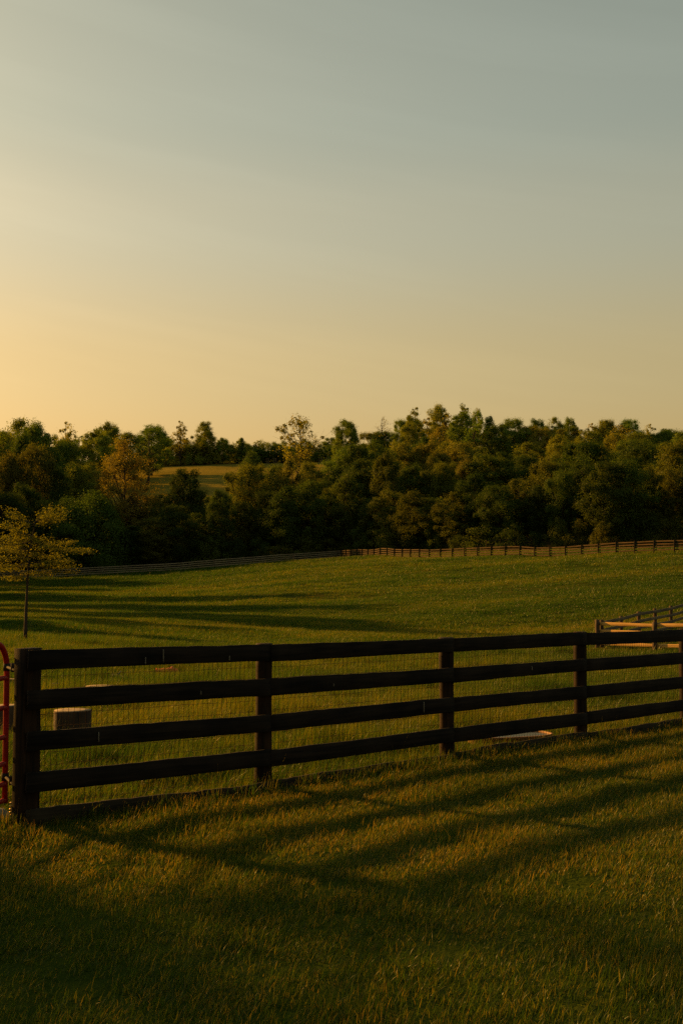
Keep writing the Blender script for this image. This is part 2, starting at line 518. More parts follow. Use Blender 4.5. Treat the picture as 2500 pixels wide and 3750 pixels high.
# put the posts on one straight line with even bays
L0 = (PP[4] - PP[0]).length / 4
def on_line(px):                           # where the line of sight at px meets the fence line
    u_ = (px - 1250)/F; p0 = PP[0]
    return p0 + FD*((u_*p0.y - p0.x)/(FD.x - u_*FD.y))
PP = [on_line(q_) for q_ in PX]
FN = Vector((FD.y, -FD.x, 0))              # towards the lawn
TOP1 = [1.354, 1.307, 1.278, 1.266, 1.235, 1.22, 1.21]
TOP4 = [.42, .36, .339, .319, .310, .30, .30]
KICK = [.135, .075, .082, .085, .065, .06, .06]
fence = empty('board_fence', PP[2] + Vector((0, 0, 0)))
fence.location.z = gz(PP[2].x, PP[2].y)
tag(fence, 'black four-board fence with wire mesh running across the edge of the lawn', 'fence')
BW, BT = .150, .028
inv = fence.matrix_basis.inverted()
def child(name, me, loc, quat=None, par=fence):
    o = obj(name, me, par)
    o.location = loc - par.location
    if quat is not None:
        o.rotation_mode = 'QUATERNION'; o.rotation_quaternion = quat
    return o
def board_mesh(L, w, th, seed, mat, rough_edge=.0022):
    r = np.random.default_rng(seed)
    n = max(6, int(L / .09))
    xs = np.linspace(0, L, n)
    def wob(a):
        k = r.normal(0, 1, n+4); k = np.convolve(k, np.ones(3)/3, 'same')[:n]
        return a*k + a*1.5*np.sin(xs/L*math.pi*r.uniform(.6, 1.6)+r.uniform(0, 6))
    tp = w + wob(rough_edge) + r.normal(0, .0012, n); bt = wob(rough_edge); yo = wob(.003)
    c = .003
    rings = []
    for i in range(n):
        a, b, y = tp[i], bt[i], yo[i]
        rings.append([(xs[i], y, b+c), (xs[i], y+c, b), (xs[i], y+th-c, b), (xs[i], y+th, b+c),
                      (xs[i], y+th, a-c), (xs[i], y+th-c, a), (xs[i], y+c, a), (xs[i], y, a-c)])
    g = Geo(); g.loft(rings)
    return g.mesh('board', mat)
def frame_quat(xdir, up=Vector((0, 0, 1))):
    x = xdir.normalized(); y = up.cross(x).normalized(); z = x.cross(y)
    return Matrix((x, y, z)).transposed().to_quaternion()
PR = .078
rnd = random.Random(5)
for i, p in enumerate(PP):
    base = gz(p.x, p.y)
    top = TOP1[i] + (.005 if i else .008)
    g = Geo()
    zz = np.linspace(-.35, top - base, 9)
    rings = []
    if i == 0:                                # heavy square gate post
        hw, hd, c = .098, .056, .008
        for z in zz:
            j = rnd.uniform(-.002, .002)
            w, d = hw + j, hd + j
            rings.append([(-w+c, -d, z), (w-c, -d, z), (w, -d+c, z), (w, d-c, z), (w-c, d, z), (-w+c, d, z), (-w, d-c, z), (-w, -d+c, z)])
    else:
        an = np.linspace(0, 2*math.pi, 14, endpoint=False)
        for z in zz:
            rr = PR * (1 + .04*math.sin(z*5+i) + rnd.uniform(-.015, .015)) * (1.04 - .05*z)
            rings.append([(rr*math.cos(a), rr*math.sin(a), z) for a in an])
    g.loft(rings)
    lean = Matrix.Rotation(rnd.uniform(-.008, .008), 4, 'Y').to_quaternion()
    if i == 0: lean = Matrix.Rotation(R(20), 4, 'Z').to_quaternion()
    o = child('post', g.mesh('post', M_blackpost, False), Vector((p.x, p.y, base)), frame_quat(FD) @ lean)
for i in range(6):
    a, b = PP[i].copy(), PP[i+1].copy()
    # four rails on the lawn side
    for k in range(4):
        za = TOP1[i] + (TOP4[i]-TOP1[i]) * k/3 - BW + rnd.uniform(-.006, .006)
        zb = TOP1[i+1] + (TOP4[i+1]-TOP1[i+1]) * k/3 - BW + rnd.uniform(-.006, .006)
        st = -.065 if i == 0 else .003
        off = FN * ((.096 if i == 0 else PR) + BT + .003)
        offb = FN * (PR + BT + .003)
        A = a + FD*st + off + Vector((0, 0, za)); B = b - FD*.003 + offb + Vector((0, 0, zb))
        d = B - A
        child('rail', board_mesh(d.length, BW, BT, 100+i*10+k, M_black), A, frame_quat(d))
    # kick board at the ground, a little outside the rails
    A = a + FD*(-.06 if i == 0 else .004) + FN*((.096 if i == 0 else PR)+BT+.006) + Vector((0, 0, KICK[i]-.17))
    B = b - FD*.004 + FN*(PR+BT+.006) + Vector((0, 0, KICK[i+1]-.17))
    child('kick_board', board_mesh((B-A).length, .17, .03, 300+i, M_kick, .007), A, frame_quat(B-A))
    # welded wire on the pasture side
    g = Geo(); d = b - a; Lb = d.length
    zb0 = lambda t: KICK[i]*(1-t)+KICK[i+1]*t - .12
    zt0 = lambda t: (TOP1[i]*(1-t)+TOP1[i+1]*t) - .02
    nv = int(Lb/.0508)
    fo = -FN*(PR+.004)
    sag = lambda t, z: .004*math.sin(t*9+i*2+z*7)
    for v in range(nv+1):
        t_ = v/nv
        pts = []
        for h in np.linspace(0, 1, 6):
            z = zb0(t_)*(1-h)+zt0(t_)*h
            pts.append(a + d*t_ + fo + FN*sag(t_, z) + FD*(.003*math.sin(z*11+v)) + Vector((0, 0, z)))
        g.tube([tuple(q) for q in pts], .0019, 3, False)
    for h in range(14):
        pts = []
        for t_ in np.linspace(0, 1, 13):
            z = zt0(t_) - h*.1
            pts.append(a + d*t_ + fo + FN*sag(t_, z) + Vector((0, 0, z + .004*math.sin(t_*14+h))))
        g.tube([tuple(q) for q in pts], .0019, 3, False)
    me = g.mesh('wire_mesh', M_wire)
    me.transform(Matrix.Translation(-fence.location))
    o = obj('wire_mesh', me, fence)
# pale scuffs on the rails (bay, along, rail, height)
for (i, al, k, h0, h1) in [(0, .42, 0, .01, .07), (0, .495, 0, .02, .13), (0, .79, 0, .02, .06), (0, .235, 2, .03, .11), (1, .80, 2, .03, .14),
                           (0, .66, 1, .05, .08), (2, .54, 1, .07, .11), (1, .30, 1, .05, .075)]:
    a, b = PP[i], PP[i+1]
    z = (TOP1[i] + (TOP4[i]-TOP1[i])*k/3)*(1-al) + (TOP1[i+1] + (TOP4[i+1]-TOP1[i+1])*k/3)*al - BW
    p = a + (b-a)*al + FN*(PR+2*BT+.0045) 
    g = Geo()
    zs = np.linspace(h0, h1, 6)
    g.loft([[(-.0018+rnd.uniform(-.001, .001), 0, q), (.0018+rnd.uniform(-.001, .001), 0, q), (.002, .012, q), (-.002, .012, q)] for q in zs])
    child('scuff', g.mesh('scuff', M_scratch), p + Vector((0, 0, z)), frame_quat(FD))

# ------------------------------------------------------------------ red gate, swung open towards the camera
H0 = at(24, 2600, 9.75); H0.z = 0
GD = Vector((-.16, -1, 0)).normalized()
gate = empty('gate', (H0.x, H0.y, gz(H0.x, H0.y)))
tag(gate, 'red tubular metal farm gate hung on the fence end post', 'gate')
def gpt(al, z): return Vector((H0.x, H0.y, 0)) + GD*al + Vector((0, 0, z))
def gtube(name, pts, r, mat=M_red, sides=12, par=gate):
    g = Geo(); g.tube([tuple(p) for p in pts], r, sides)
    me = g.mesh(name, mat, True); me.transform(Matrix.Translation(-gate.location))
    o = obj(name, me, gate); return o
GL = 3.6; GT = 1.385; rb = .22
fr = [gpt(0, .09), gpt(0, .5), gpt(0, GT-rb)]
fr += [gpt(rb-rb*math.cos(a), GT-rb+rb*math.sin(a)) for a in np.linspace(.15, math.pi/2, 8)]
fr += [gpt(GL*.5, GT)]
fr += [gpt(GL-rb+rb*math.sin(a), GT-rb+rb*math.cos(a)) for a in np.linspace(0, math.pi/2, 8)]
fr += [gpt(GL, .5), gpt(GL, .09)]
gtube('frame_tube', fr, .024)
for z in (1.10, .86, .623, .41, .247, .115):
    gtube('bar', [gpt(.0, z-.006), gpt(.04, z+.0), gpt(GL*.5, z), gpt(GL, z)], .021)
gtube('brace', [gpt(GL*.5, .115), gpt(GL*.5, GT)], .019)
for z in (1.185, .30):     # hinge straps and pins
    post_side = PP[0] - FD*.085; post_side.z = z
    q = gpt(0, z)
    gtube('hinge_pin', [q, q*.5 + (post_side + Vector((0, 0, 0)))*.5, post_side], .011, M_iron, 8)
    gtube('hinge_collar', [q + Vector((0, 0, -.03)), q + Vector((0, 0, .03))], .031, M_iron, 12)
    m_ = q*.45 + post_side*.55
    gtube('hinge_lug', [m_ + Vector((0, 0, -.02)), m_ + Vector((0, 0, .05))], .017, M_iron, 8)
# coil at the foot of the gate post
cp = at(46, 2975, PP[0].y + .02)
cz = gz(cp.x, cp.y)
g = Geo()
aa = np.linspace(0, 7*2*math.pi, 85)
g.tube(np.stack([.017*np.cos(aa), .017*np.sin(aa), .005 + .165*aa/aa[-1]], 1), .0085, 6)
o = obj('coil_spring', g.mesh('coil_spring', M_coil, True)); o.location = (cp.x, cp.y, cz)
tag(o, 'small tan coiled spring standing at the foot of the gate post', 'spring')

def blob(name, mat, sx, sy, sz, seed, rough=.18, sub=3, flat=0):
    """an irregular stone: noise pushed ico-like sphere"""
    import bmesh
    bm = bmesh.new(); bmesh.ops.create_icosphere(bm, subdivisions=sub, radius=1)
    r = np.random.default_rng(seed); ph = r.uniform(0, 6, 9)
    for v in bm.verts:
        c = v.co
        k = 1 + rough*(math.sin(c.x*2.1+ph[0])*math.cos(c.y*2.7+ph[1]) + .6*math.sin(c.z*4+ph[2]+c.x*3)*math.sin(c.y*4.4+ph[3]) + .3*math.sin(c.x*9+ph[4])*math.sin(c.z*8+ph[5]+c.y*7))
        v.co = Vector((c.x*sx*k, c.y*sy*k, c.z*sz*k))
    me = bpy.data.meshes.new(name); bm.to_mesh(me); bm.free()
    for p in me.polygons: p.use_smooth = True
    me.materials.append(mat)
    return me
q = ground_hit(8, 3012)
o = obj('stone', blob('stone', M_stone, .075, .07, .07, 4)); o.location = (q.x, q.y, q.z+.035)
tag(o, 'pale rounded stone on the grass under the red gate', 'stone')

# ------------------------------------------------------------------ stumps and logs in the pasture
def stump(label, px, py_base, wpx, h, seed, tilt=0.0, topmat=M_cut):
    q = ground_hit(px, py_base)
    r0 = wpx * q.y / F / 2
    r = np.random.default_rng(seed); n = 30
    an = np.linspace(0, 2*math.pi, n, endpoint=False)
    ph = r.uniform(0, 6, 4)
    prof = 1 + .03*np.sin(3*an+ph[0]) + .02*np.sin(7*an+ph[1]) + .012*r.normal(size=n)
    root = empty('tree_stump', (q.x, q.y, q.z))
    root.rotation_euler = (tilt, tilt*.4, r.uniform(0, 3))
    g = Geo(); rings = []
    for z, k in [(-.12, 1.02), (.02, 1.0), (.3*h, .985), (.7*h, .99), (h-.01, 1.0), (h, .985)]:
        rings.append(np.stack([r0*k*prof*np.cos(an), r0*k*prof*np.sin(an), np.full(n, z)], 1))
    g.loft(rings)
    obj('bark', g.mesh('bark', M_bark, False), root)
    g = Geo(); rings = []
    for k, z in [(.97, h-.02), (.97, h+.003), (.6, h+.006), (.2, h+.004)]:
        rings.append(np.stack([r0*k*prof*np.cos(an), r0*k*prof*np.sin(an), np.full(n, z)], 1))
    g.loft(rings)
    obj('cut_top', g.mesh('cut_top', topmat, False), root)
    tag(root, label, 'stump', 'stumps standing in the pasture')
    return root
stump('upright log stump with pale cut top beside the gate post', 263, 2708, 134, .35, 1)
stump('low wide stump half hidden behind the second fence rail', 368, 2556, 114, .21, 2)
stump('small dark stump seen between the gate and the post at top', 52, 2518, 60, .17, 3, .06)
stump('large block stump behind the red gate bars', 22, 2690, 92, .36, 6)
def log(name, label, px, py, Lm, r0, ang, seed, mat, bend=.04, forks=0):
    q = ground_hit(px, py)
    r = np.random.default_rng(seed); n = 14
    t_ = np.linspace(-.5, .5, n)
    d = np.array([math.cos(ang), math.sin(ang), 0])
    pts = np.array([q.x, q.y, q.z + r0*.6]) + t_[:, None]*Lm*d + np.stack([np.zeros(n), bend*np.sin(t_*5), bend*.3*np.cos(t_*7)], 1)
    g = Geo(); g.tube(pts, r0*(1 + .22*r.normal(size=n)*.6 - .25*np.abs(t_)), 9)
    for k in range(forks):
        s = pts[r.integers(3, n-3)]; e = s + np.array([r.uniform(-.3, .3), r.uniform(-.2, .2), r.uniform(.03, .14)])
        g.tube([s, (s+e)/2+[0, 0, .03], e], [r0*.5, r0*.35, r0*.15], 6)
    me = g.mesh(name, mat, True); me.transform(Matrix.Translation(-Vector(q)))
    o = obj(name, me); o.location = q
    tag(o, label, 'log'); return o
log('log', 'rotten red log lying in the pasture under the top rail', 612, 2472, .52, .11, .15, 3, M_redlog)
log('log', 'grey weathered branches lying in the grass beyond the fence', 418, 2484, .42, .045, .1, 8, M_greylog, .06, 5)
log('log', 'small pale log lying beside the gate post behind the wire', 190, 2520, .34, .035, .2, 5, M_greylog, .03, 2)

# ------------------------------------------------------------------ oval water tub behind the fence
mid = (PP[2]*.46 + PP[3]*.54)
tub_c = PP[2]*.49 + PP[3]*.51 - FN*.48 + FD*.43
tub = empty('water_tub', (tub_c.x, tub_c.y, .075 - .22), math.atan2(FD.y, FD.x) - .42)
tag(tub, 'oval tan livestock tub filled with water behind the fence', 'tub')
def oval(a, b, z, n=40):
    an = np.linspace(0, 2*math.pi, n, endpoint=False)
    c, s_ = np.cos(an), np.sin(an)
    e = .75
    return np.stack([a*np.sign(c)*np.abs(c)**e, b*np.sign(s_)*np.abs(s_)**e, np.full(n, z)], 1)
ta, tb, th_ = .52, .28, .22
g = Geo()
g.loft([oval(ta*.93, tb*.9, 0), oval(ta*.96, tb*.95, th_*.5), oval(ta, tb, th_-.03), oval(ta+.014, tb+.014, th_-.02), oval(ta+.014, tb+.014, th_-.002),
        oval(ta+.006, tb+.006, th_), oval(ta-.014, tb-.014, th_-.002), oval(ta-.02, tb-.02, th_*.6), oval(ta*.9, tb*.85, .02)], True)
obj('shell', g.mesh('shell', M_tub, True), tub)
M_water, t, o = new_mat('tub_water')
b = N(t, 'ShaderNodeBsdfPrincipled'); b.inputs['Base Color'].default_value = (.010, .013, .009, 1); b.inputs['Roughness'].default_value = .16
b.inputs['IOR'].default_value = 1.33
tc = N(t, 'ShaderNodeTexCoord'); n_ = noise(t, 14, 2, .5, tc.outputs['Object']); bp = N(t, 'ShaderNodeBump'); bp.inputs['Strength'].default_value = .03; bp.inputs['Distance'].default_value = .01
t.links.new(n_.outputs['Fac'], bp.inputs['Height']); t.links.new(bp.outputs['Normal'], b.inputs['Normal']); t.links.new(b.outputs[0], o.inputs['Surface'])
ov = oval(ta-.019, tb-.019, (th_-.016))
me = np_mesh('water', np.vstack([ov, [[0, 0, (th_-.016)]]]), np.array([(k, (k+1) % 40, 40) for k in range(40)]), M_water)
obj('water', me, tub)

# ------------------------------------------------------------------ generic post-and-board fences farther off
UB = {}
def unit_board(mat, seed, w=.15, th=.03):
    key = (mat.name, seed, w)
    if key not in UB:
        me = board_mesh(2.4, w, th, seed, mat, .004)
        me.transform(Matrix.Scale(1/2.4, 4, (1, 0, 0)))
        UB[key] = me
    return UB[key]
UP = {}
def unit_post(mat, r, square=False):
    key = (mat.name, r, square)
    if key not in UP:
        g = Geo(); rings = []
        an = np.linspace(0, 2*math.pi, 4 if square else 9, endpoint=False) + math.pi/4
        k = 1.35 if square else 1
        for z in (-.4, .3, .8, 1.0):
            rings.append([(k*r*math.cos(a), k*r*math.sin(a), z if z > 0 else -.25) for a in an])
        g.loft(rings); UP[key] = g.mesh('post', mat)
    return UP[key]
def far_fence(name, label, pts, h, rails, mat, pmat, side=1, pr=.075, bw=.15, post_over=.06, square=False, seed=1):
    r = random.Random(seed)
    P = [Vector((x, y, gz(x, y))) for x, y in pts]
    root = empty(name, P[len(P)//2]); tag(root, label, 'fence')
    for i, p in enumerate(P):
        o = obj('post', unit_post(pmat, pr, square), root)
        nb = P[min(i+1, len(P)-1)] - P[max(i-1, 0)]
        o.location = p - root.location; o.scale = (1, 1, h + post_over + r.uniform(-.03, .03))
        o.rotation_euler = (r.uniform(-.015, .015), r.uniform(-.015, .015), math.atan2(nb.y, nb.x))
    for i in range(len(P)-1):
        d = P[i+1] - P[i]
        nrm = Vector((d.y, -d.x, 0)).normalized() * side
        sh = nrm*(pr+.002) + (nrm*.03 if side*1 > 0 else Vector((0, 0, 0)))
        for k, z in enumerate(rails):
            A = P[i] + sh + Vector((0, 0, z*h - bw + r.uniform(-.012, .012)))
            B = P[i+1] + sh + Vector((0, 0, z*h - bw + r.uniform(-.012, .012)))
            o = obj('rail', unit_board(mat, 500 + (i+k) % 3, bw), root)
            o.location = A - root.location
            dd = B - A
            o.rotation_mode = 'QUATERNION'; o.rotation_quaternion = frame_quat(dd); o.scale = (dd.length - .006, 1, 1)
    return root
def resample(ctrl, step):
    c = np.array(ctrl, float)
    t_ = np.linspace(0, 1, len(c)); T = np.linspace(0, 1, 600)
    P = np.stack([np.interp(T, t_, c[:, 0]), np.interp(T, t_, c[:, 1])], 1)
    k = 61; pad = np.pad(P, ((k//2, k//2), (0, 0)), 'edge')
    Ps = np.stack([np.convolve(pad[:, j], np.ones(k)/k, 'valid') for j in range(2)], 1)
    Ps[0] = P[0]; Ps[-1] = P[-1]
    s = np.concatenate([[0], np.cumsum(np.linalg.norm(np.diff(Ps, axis=0), axis=1))])
    n = int(round(s[-1]/step))
    ss = np.linspace(0, s[-1], n+1)
    return list(zip(np.interp(ss, s, Ps[:, 0]), np.interp(ss, s, Ps[:, 1])))
def gp(px, Y): return ((px-1250)*Y/F, Y)
A_pts = resample([gp(-90, 193), gp(0, 192), gp(300, 190), gp(580, 189), gp(850, 192), gp(1050, 200), gp(1245, 208)], 2.6)
far_fence('pasture_fence', 'weathered board fence along the shaded woods at the left far side', A_pts, 1.37, (1.0, .77, .54, .31), M_reargrey, M_rearpost, 1, seed=2)
B_pts = resample([gp(1247, 207), gp(1400, 186), gp(1550, 172), gp(1760, 160), gp(1950, 151), gp(2200, 140), gp(2480, 130), gp(2640, 126)], 2.95)
far_fence('pasture_fence', 'weathered board fence along the rise at the right far side', B_pts, 1.37, (1.0, .77, .54, .31), M_rear, M_rearpost, -1, seed=3)
C_pts = resample([gp(1780, 188), gp(1860, 186), gp(1945, 185)], 2.5)
far_fence('pasture_fence', 'short dark fence length at the foot of the woods behind the right fence', C_pts, 1.9, (1.0, .7, .4), M_black, M_blackpost, 1, seed=4)
# pale fence panels at the top of the far hillside field
for lab, pxs in (('leftmost pale rail fence panel at the top of the far hillside field', (974, 983)), ('pale rail fence panel just right of the leftmost one on the far hillside', (1000, 1010)),
            ('pale rail fence panel on the far hillside right of the spreading tree', (1168, 1178)), ('rightmost pale rail fence panel on the far hillside', (1192, 1203))):
    r_ = far_fence('hillside_fence', lab, [gp(pxs[0], 386), gp(pxs[1], 386)], 1.9, (1.0, .62, .3), M_penback, M_penback, 1, .06, .16, seed=5)

# pen with raw pine boards
c0 = Vector((*gp(2182, 52), 0))
penA = [(c0.x + .62*3.0*k, c0.y - .785*3.0*k) for k in range(0, 5)]
far_fence('pen_fence', 'sunlit raw pine board side of the pen beyond the right fence bay', penA, 1.22, (.97, .70, .16 + .12), M_pine, M_penpost, -1, .078, .14, .05, True, seed=6)
penB = [(c0.x + .22 + .54*2.44*k, c0.y + .12 + .84*2.44*k) for k in range(0, 9)]
far_fence('pen_fence', 'grey board side of the pen climbing away up the slope', penB, 1.22, (.99, .72, .46, .22), M_penback, M_penpost, 1, .075, .14, .05, True, seed=7)

# ------------------------------------------------------------------ trees
def leaf_faces(C, size, r, aspect=.62, up=.0, outw=None):
    """quads with centres C"""
    n = len(C)
    nrm = r.normal(size=(n, 3)); nrm[:, 2] = np.abs(nrm[:, 2]) + up
    if outw is not None: nrm = r.normal(size=(n, 3))*.38 + outw
    nrm /= np.linalg.norm(nrm, axis=1)[:, None]
    a = np.cross(nrm, r.normal(size=(n, 3))); a /= np.linalg.norm(a, axis=1)[:, None] + 1e-9
    b = np.cross(nrm, a)
    s = (size * r.uniform(.6, 1.4, n))[:, None]
    V = np.stack([C - a*s, C - b*s*aspect + a*s*.1, C + a*s, C + b*s*aspect + a*s*.1], 1).reshape(-1, 3)
    Q = np.arange(4*n).reshape(n, 4)
    return V, Q
ENV = {
 'round':   lambda h: np.sqrt(np.clip(1-(2*h-1)**2, 0, 1))**.8,
 'oval':    lambda h: np.sin(np.pi*np.clip(h, .02, .98)**.75)**.65,
 'tall':    lambda h: np.clip(np.sin(np.pi*np.clip(h, .02, .98)**.6)**.55, .1, 1),
 'cone':    lambda h: np.clip(1.05-h, 0, 1)**.8*np.clip(h*8, 0, 1),
 'spread':  lambda h: np.clip(.25+h*1.1, 0, 1)*np.clip((1-h)*3.2, 0, 1)**.5,
 'mound':   lambda h: np.sqrt(np.clip(1-h**2, 0, 1)),
}
def make_tree(kind, H, Wd, base, nclump, nleaf, lsize, seed, limb=.6, clump=.14, shell=.45):
    """returns (trunk mesh, crown mesh); H height, Wd crown width, base = crown base fraction"""
    r = np.random.default_rng(seed)
    env = ENV[kind]
    ch = H*(1-base); cb = H*base
    ph = r.uniform(0, 6, 6)
    def lobes(a, h): return 1 + .24*np.sin(2*a+ph[0]+h*3) + .18*np.sin(3*a+ph[1]-h*5) + .13*np.sin(5*a+ph[2]+h*9)
    C = []
    while len(C) < nclump:
        h = r.uniform(.02, 1); a = r.uniform(0, 2*np.pi)
        rad = env(np.array(h)) * Wd/2 * lobes(a, h)
        if r.uniform() > .25 + .75*env(np.array(h)): continue
        k = math.sqrt(r.uniform(shell**2, 1))*.92
        k2 = r.uniform(1.0, 1.28) if r.uniform() < .10 else 1.0        # stray leaders break the outline
        C.append((rad*k*k2*math.cos(a), rad*k*k2*math.sin(a), cb + ch*h*.96*(1 + .12*(k2-1)/.28)))
    C = np.array(C)
    # leaves
    pts = []; ow = []
    for c in C:
        n = int(nleaf * r.uniform(.5, 1.5))
        cr = clump*Wd*r.uniform(.35, 1.4)
        p = r.normal(size=(n, 3)); p /= np.linalg.norm(p, axis=1)[:, None]
        u_ = r.uniform(0, 1, n)
        p *= (np.where(u_ < .75, r.uniform(.2, 1, n)**.55, r.uniform(.3, 1.45, n)))[:, None] * cr * np.array([1, 1, .8])
        pts.append(c + p)
        cv = c - np.array([0, 0, cb + ch*.4]); cv = cv/(np.linalg.norm(cv) + 1e-6)
        pn = p/(np.linalg.norm(p, axis=1)[:, None] + 1e-6)
        ow.append(pn*.75 + cv*.35 + np.array([0, 0, .15]))
    pts = np.vstack(pts); ow = np.vstack(ow)
    V, Q = leaf_faces(pts, lsize, r, outw=ow)
    # light and dark sprays: value varies per clump and per leaf
    cl = np.concatenate([np.full(0, 0.)])
    rv = np.clip(.5 + .22*vnoise(pts[:, 0]/(.16*Wd)+pts[:, 2]/(.1*H)+seed, pts[:, 1]/(.16*Wd)+pts[:, 2]/(.2*H)) * 2 + r.normal(0, .09, len(pts)), 0, 1)
    crown = np_mesh('crown', V, Q, M_leaf, False, rv)
    # trunk and limbs
    g = Geo()
    tz = np.linspace(0, .93, 9)
    wob = np.stack([np.cumsum(r.normal(0, .012, 9)), np.cumsum(r.normal(0, .012, 9))], 1)*H
    T = np.stack([wob[:, 0], wob[:, 1], tz*H], 1); T[0] = (0, 0, -.6)
    tr = H*.017*(1-tz*.93); tr[0] *= 1.5
    g.tube(T, tr, 7)
    sel = r.permutation(len(C))[:int(len(C)*limb)]
    for k in sel:
        e = C[k]; rr = math.hypot(e[0], e[1])
        z0 = max(H*base*.55, e[2] - rr*r.uniform(.7, 1.3))
        z0 = min(z0, .88*H, e[2])
        i = np.interp(z0, T[:, 2], np.arange(9)); s = np.array([np.interp(i, np.arange(9), T[:, j]) for j in range(3)])
        m1 = s + (e-s)*.35 + np.array([0, 0, -.05*rr]) + r.normal(0, .03, 3)*rr
        m2 = s + (e-s)*.7 + np.array([0, 0, .02*rr]) + r.normal(0, .04, 3)*rr
        b0 = np.interp(z0, T[:, 2], tr)*.55
        g.tube([s, m1, m2, e], [b0, b0*.7, b0*.45, b0*.18], 5, False)
        for q_ in range(2):        # twigs
            e2 = e + r.normal(0, .09, 3)*Wd*np.array([1, 1, .8])
            g.tube([m2, (m2+e2)/2 + r.normal(0, .03, 3), e2], [b0*.3, b0*.2, b0*.08], 4, False)
    return g.mesh('trunk', M_trunk, True), crown
LF, LS = 2.3, .52
LIB = {
 'broad':  [make_tree('round', 18, 13, .12, 161, 120*LF, .30*LS, s, .35, .13) for s in (1, 2, 3)],
 'oval':   [make_tree('oval', 20, 11, .14, 153, 120*LF, .29*LS, s, .35, .14) for s in (11, 12, 13)],
 'tall':   [make_tree('tall', 22, 9, .16, 153, 115*LF, .28*LS, s, .4, .15) for s in (21, 22)],
 'spread': [make_tree('spread', 20, 17, .30, 80, 44, .24, s, .95, .09, .3) for s in (31,)],
 'thin':   [make_tree('oval', 20, 9, .28, 70, 46, .22, s, .9, .12, .25) for s in (41, 42)],
 'golden': [make_tree('oval', 20, 15, .10, 170, 190, .135, 91, .8, .12, .35)],
 'cone':   [make_tree('cone', 16, 8, .06, 136, 110*LF, .28*LS, s, .4, .12) for s in (51,)],
 'bare':   [make_tree('oval', 20, 9, .30, 70, 7, .18, s, 1.0, .14, .2) for s in (61,)],
 'mound':  [make_tree('mound', 14, 14, .03, 187, 150*LF, .26*LS, s, .2, .12, .6) for s in (71, 72)],
 'shrub':  [make_tree('mound', 4.5, 6, .02, 40, 70*LF, .20*LS, s, .2, .16, .3) for s in (81, 82)],
}
DIM = {'broad': (18, 13), 'oval': (20, 11), 'tall': (22, 9), 'spread': (20, 17), 'thin': (20, 9), 'cone': (16, 8), 'bare': (20, 9), 'mound': (14, 14), 'shrub': (4.5, 6), 'golden': (20, 15)}
CC = {'dark': (.030, .047, .006), 'green': (.046, .067, .007), 'olive': (.066, .075, .007), 'yellow': (.088, .094, .010),
      'brown': (.074, .071, .008), 'orange': (.125, .098, .014), 'red': (.090, .072, .010), 'fresh': (.050, .080, .009)}
tr_rng = random.Random(21)
def tree(kind, px, Y, top, wpx, colr, label, cat='tree', name='tree', group=None, X=None, height=None):
    x, y = (X, Y) if X is not None else gp(px, Y)
    z = gz(x, y)
    dist = Y
    h = height if height else (at(px, top, Y).z - z)
    h = max(3.0, h)
    w = wpx * dist / F
    tm, cm = tr_rng.choice(LIB[kind])
    root = empty(name, (x, y, z), tr_rng.uniform(0, 6.28))
    H, Wd = DIM[kind]
    sx = w / Wd
    root.scale = (sx, sx, h / H)
    obj('trunk', tm, root)
    o = obj('crown', cm, root)
    c = CC[colr]; j = tr_rng.uniform(.98, 1.30) * (1 + 1.05*min(1, max(0, (Y-228)/60))); k = tr_rng.uniform(.92, 1.1)  # farther rows get lighter leaf colour in place of sun on their tops
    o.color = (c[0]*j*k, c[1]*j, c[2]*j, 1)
    tag(root, label, cat, group)
    return root
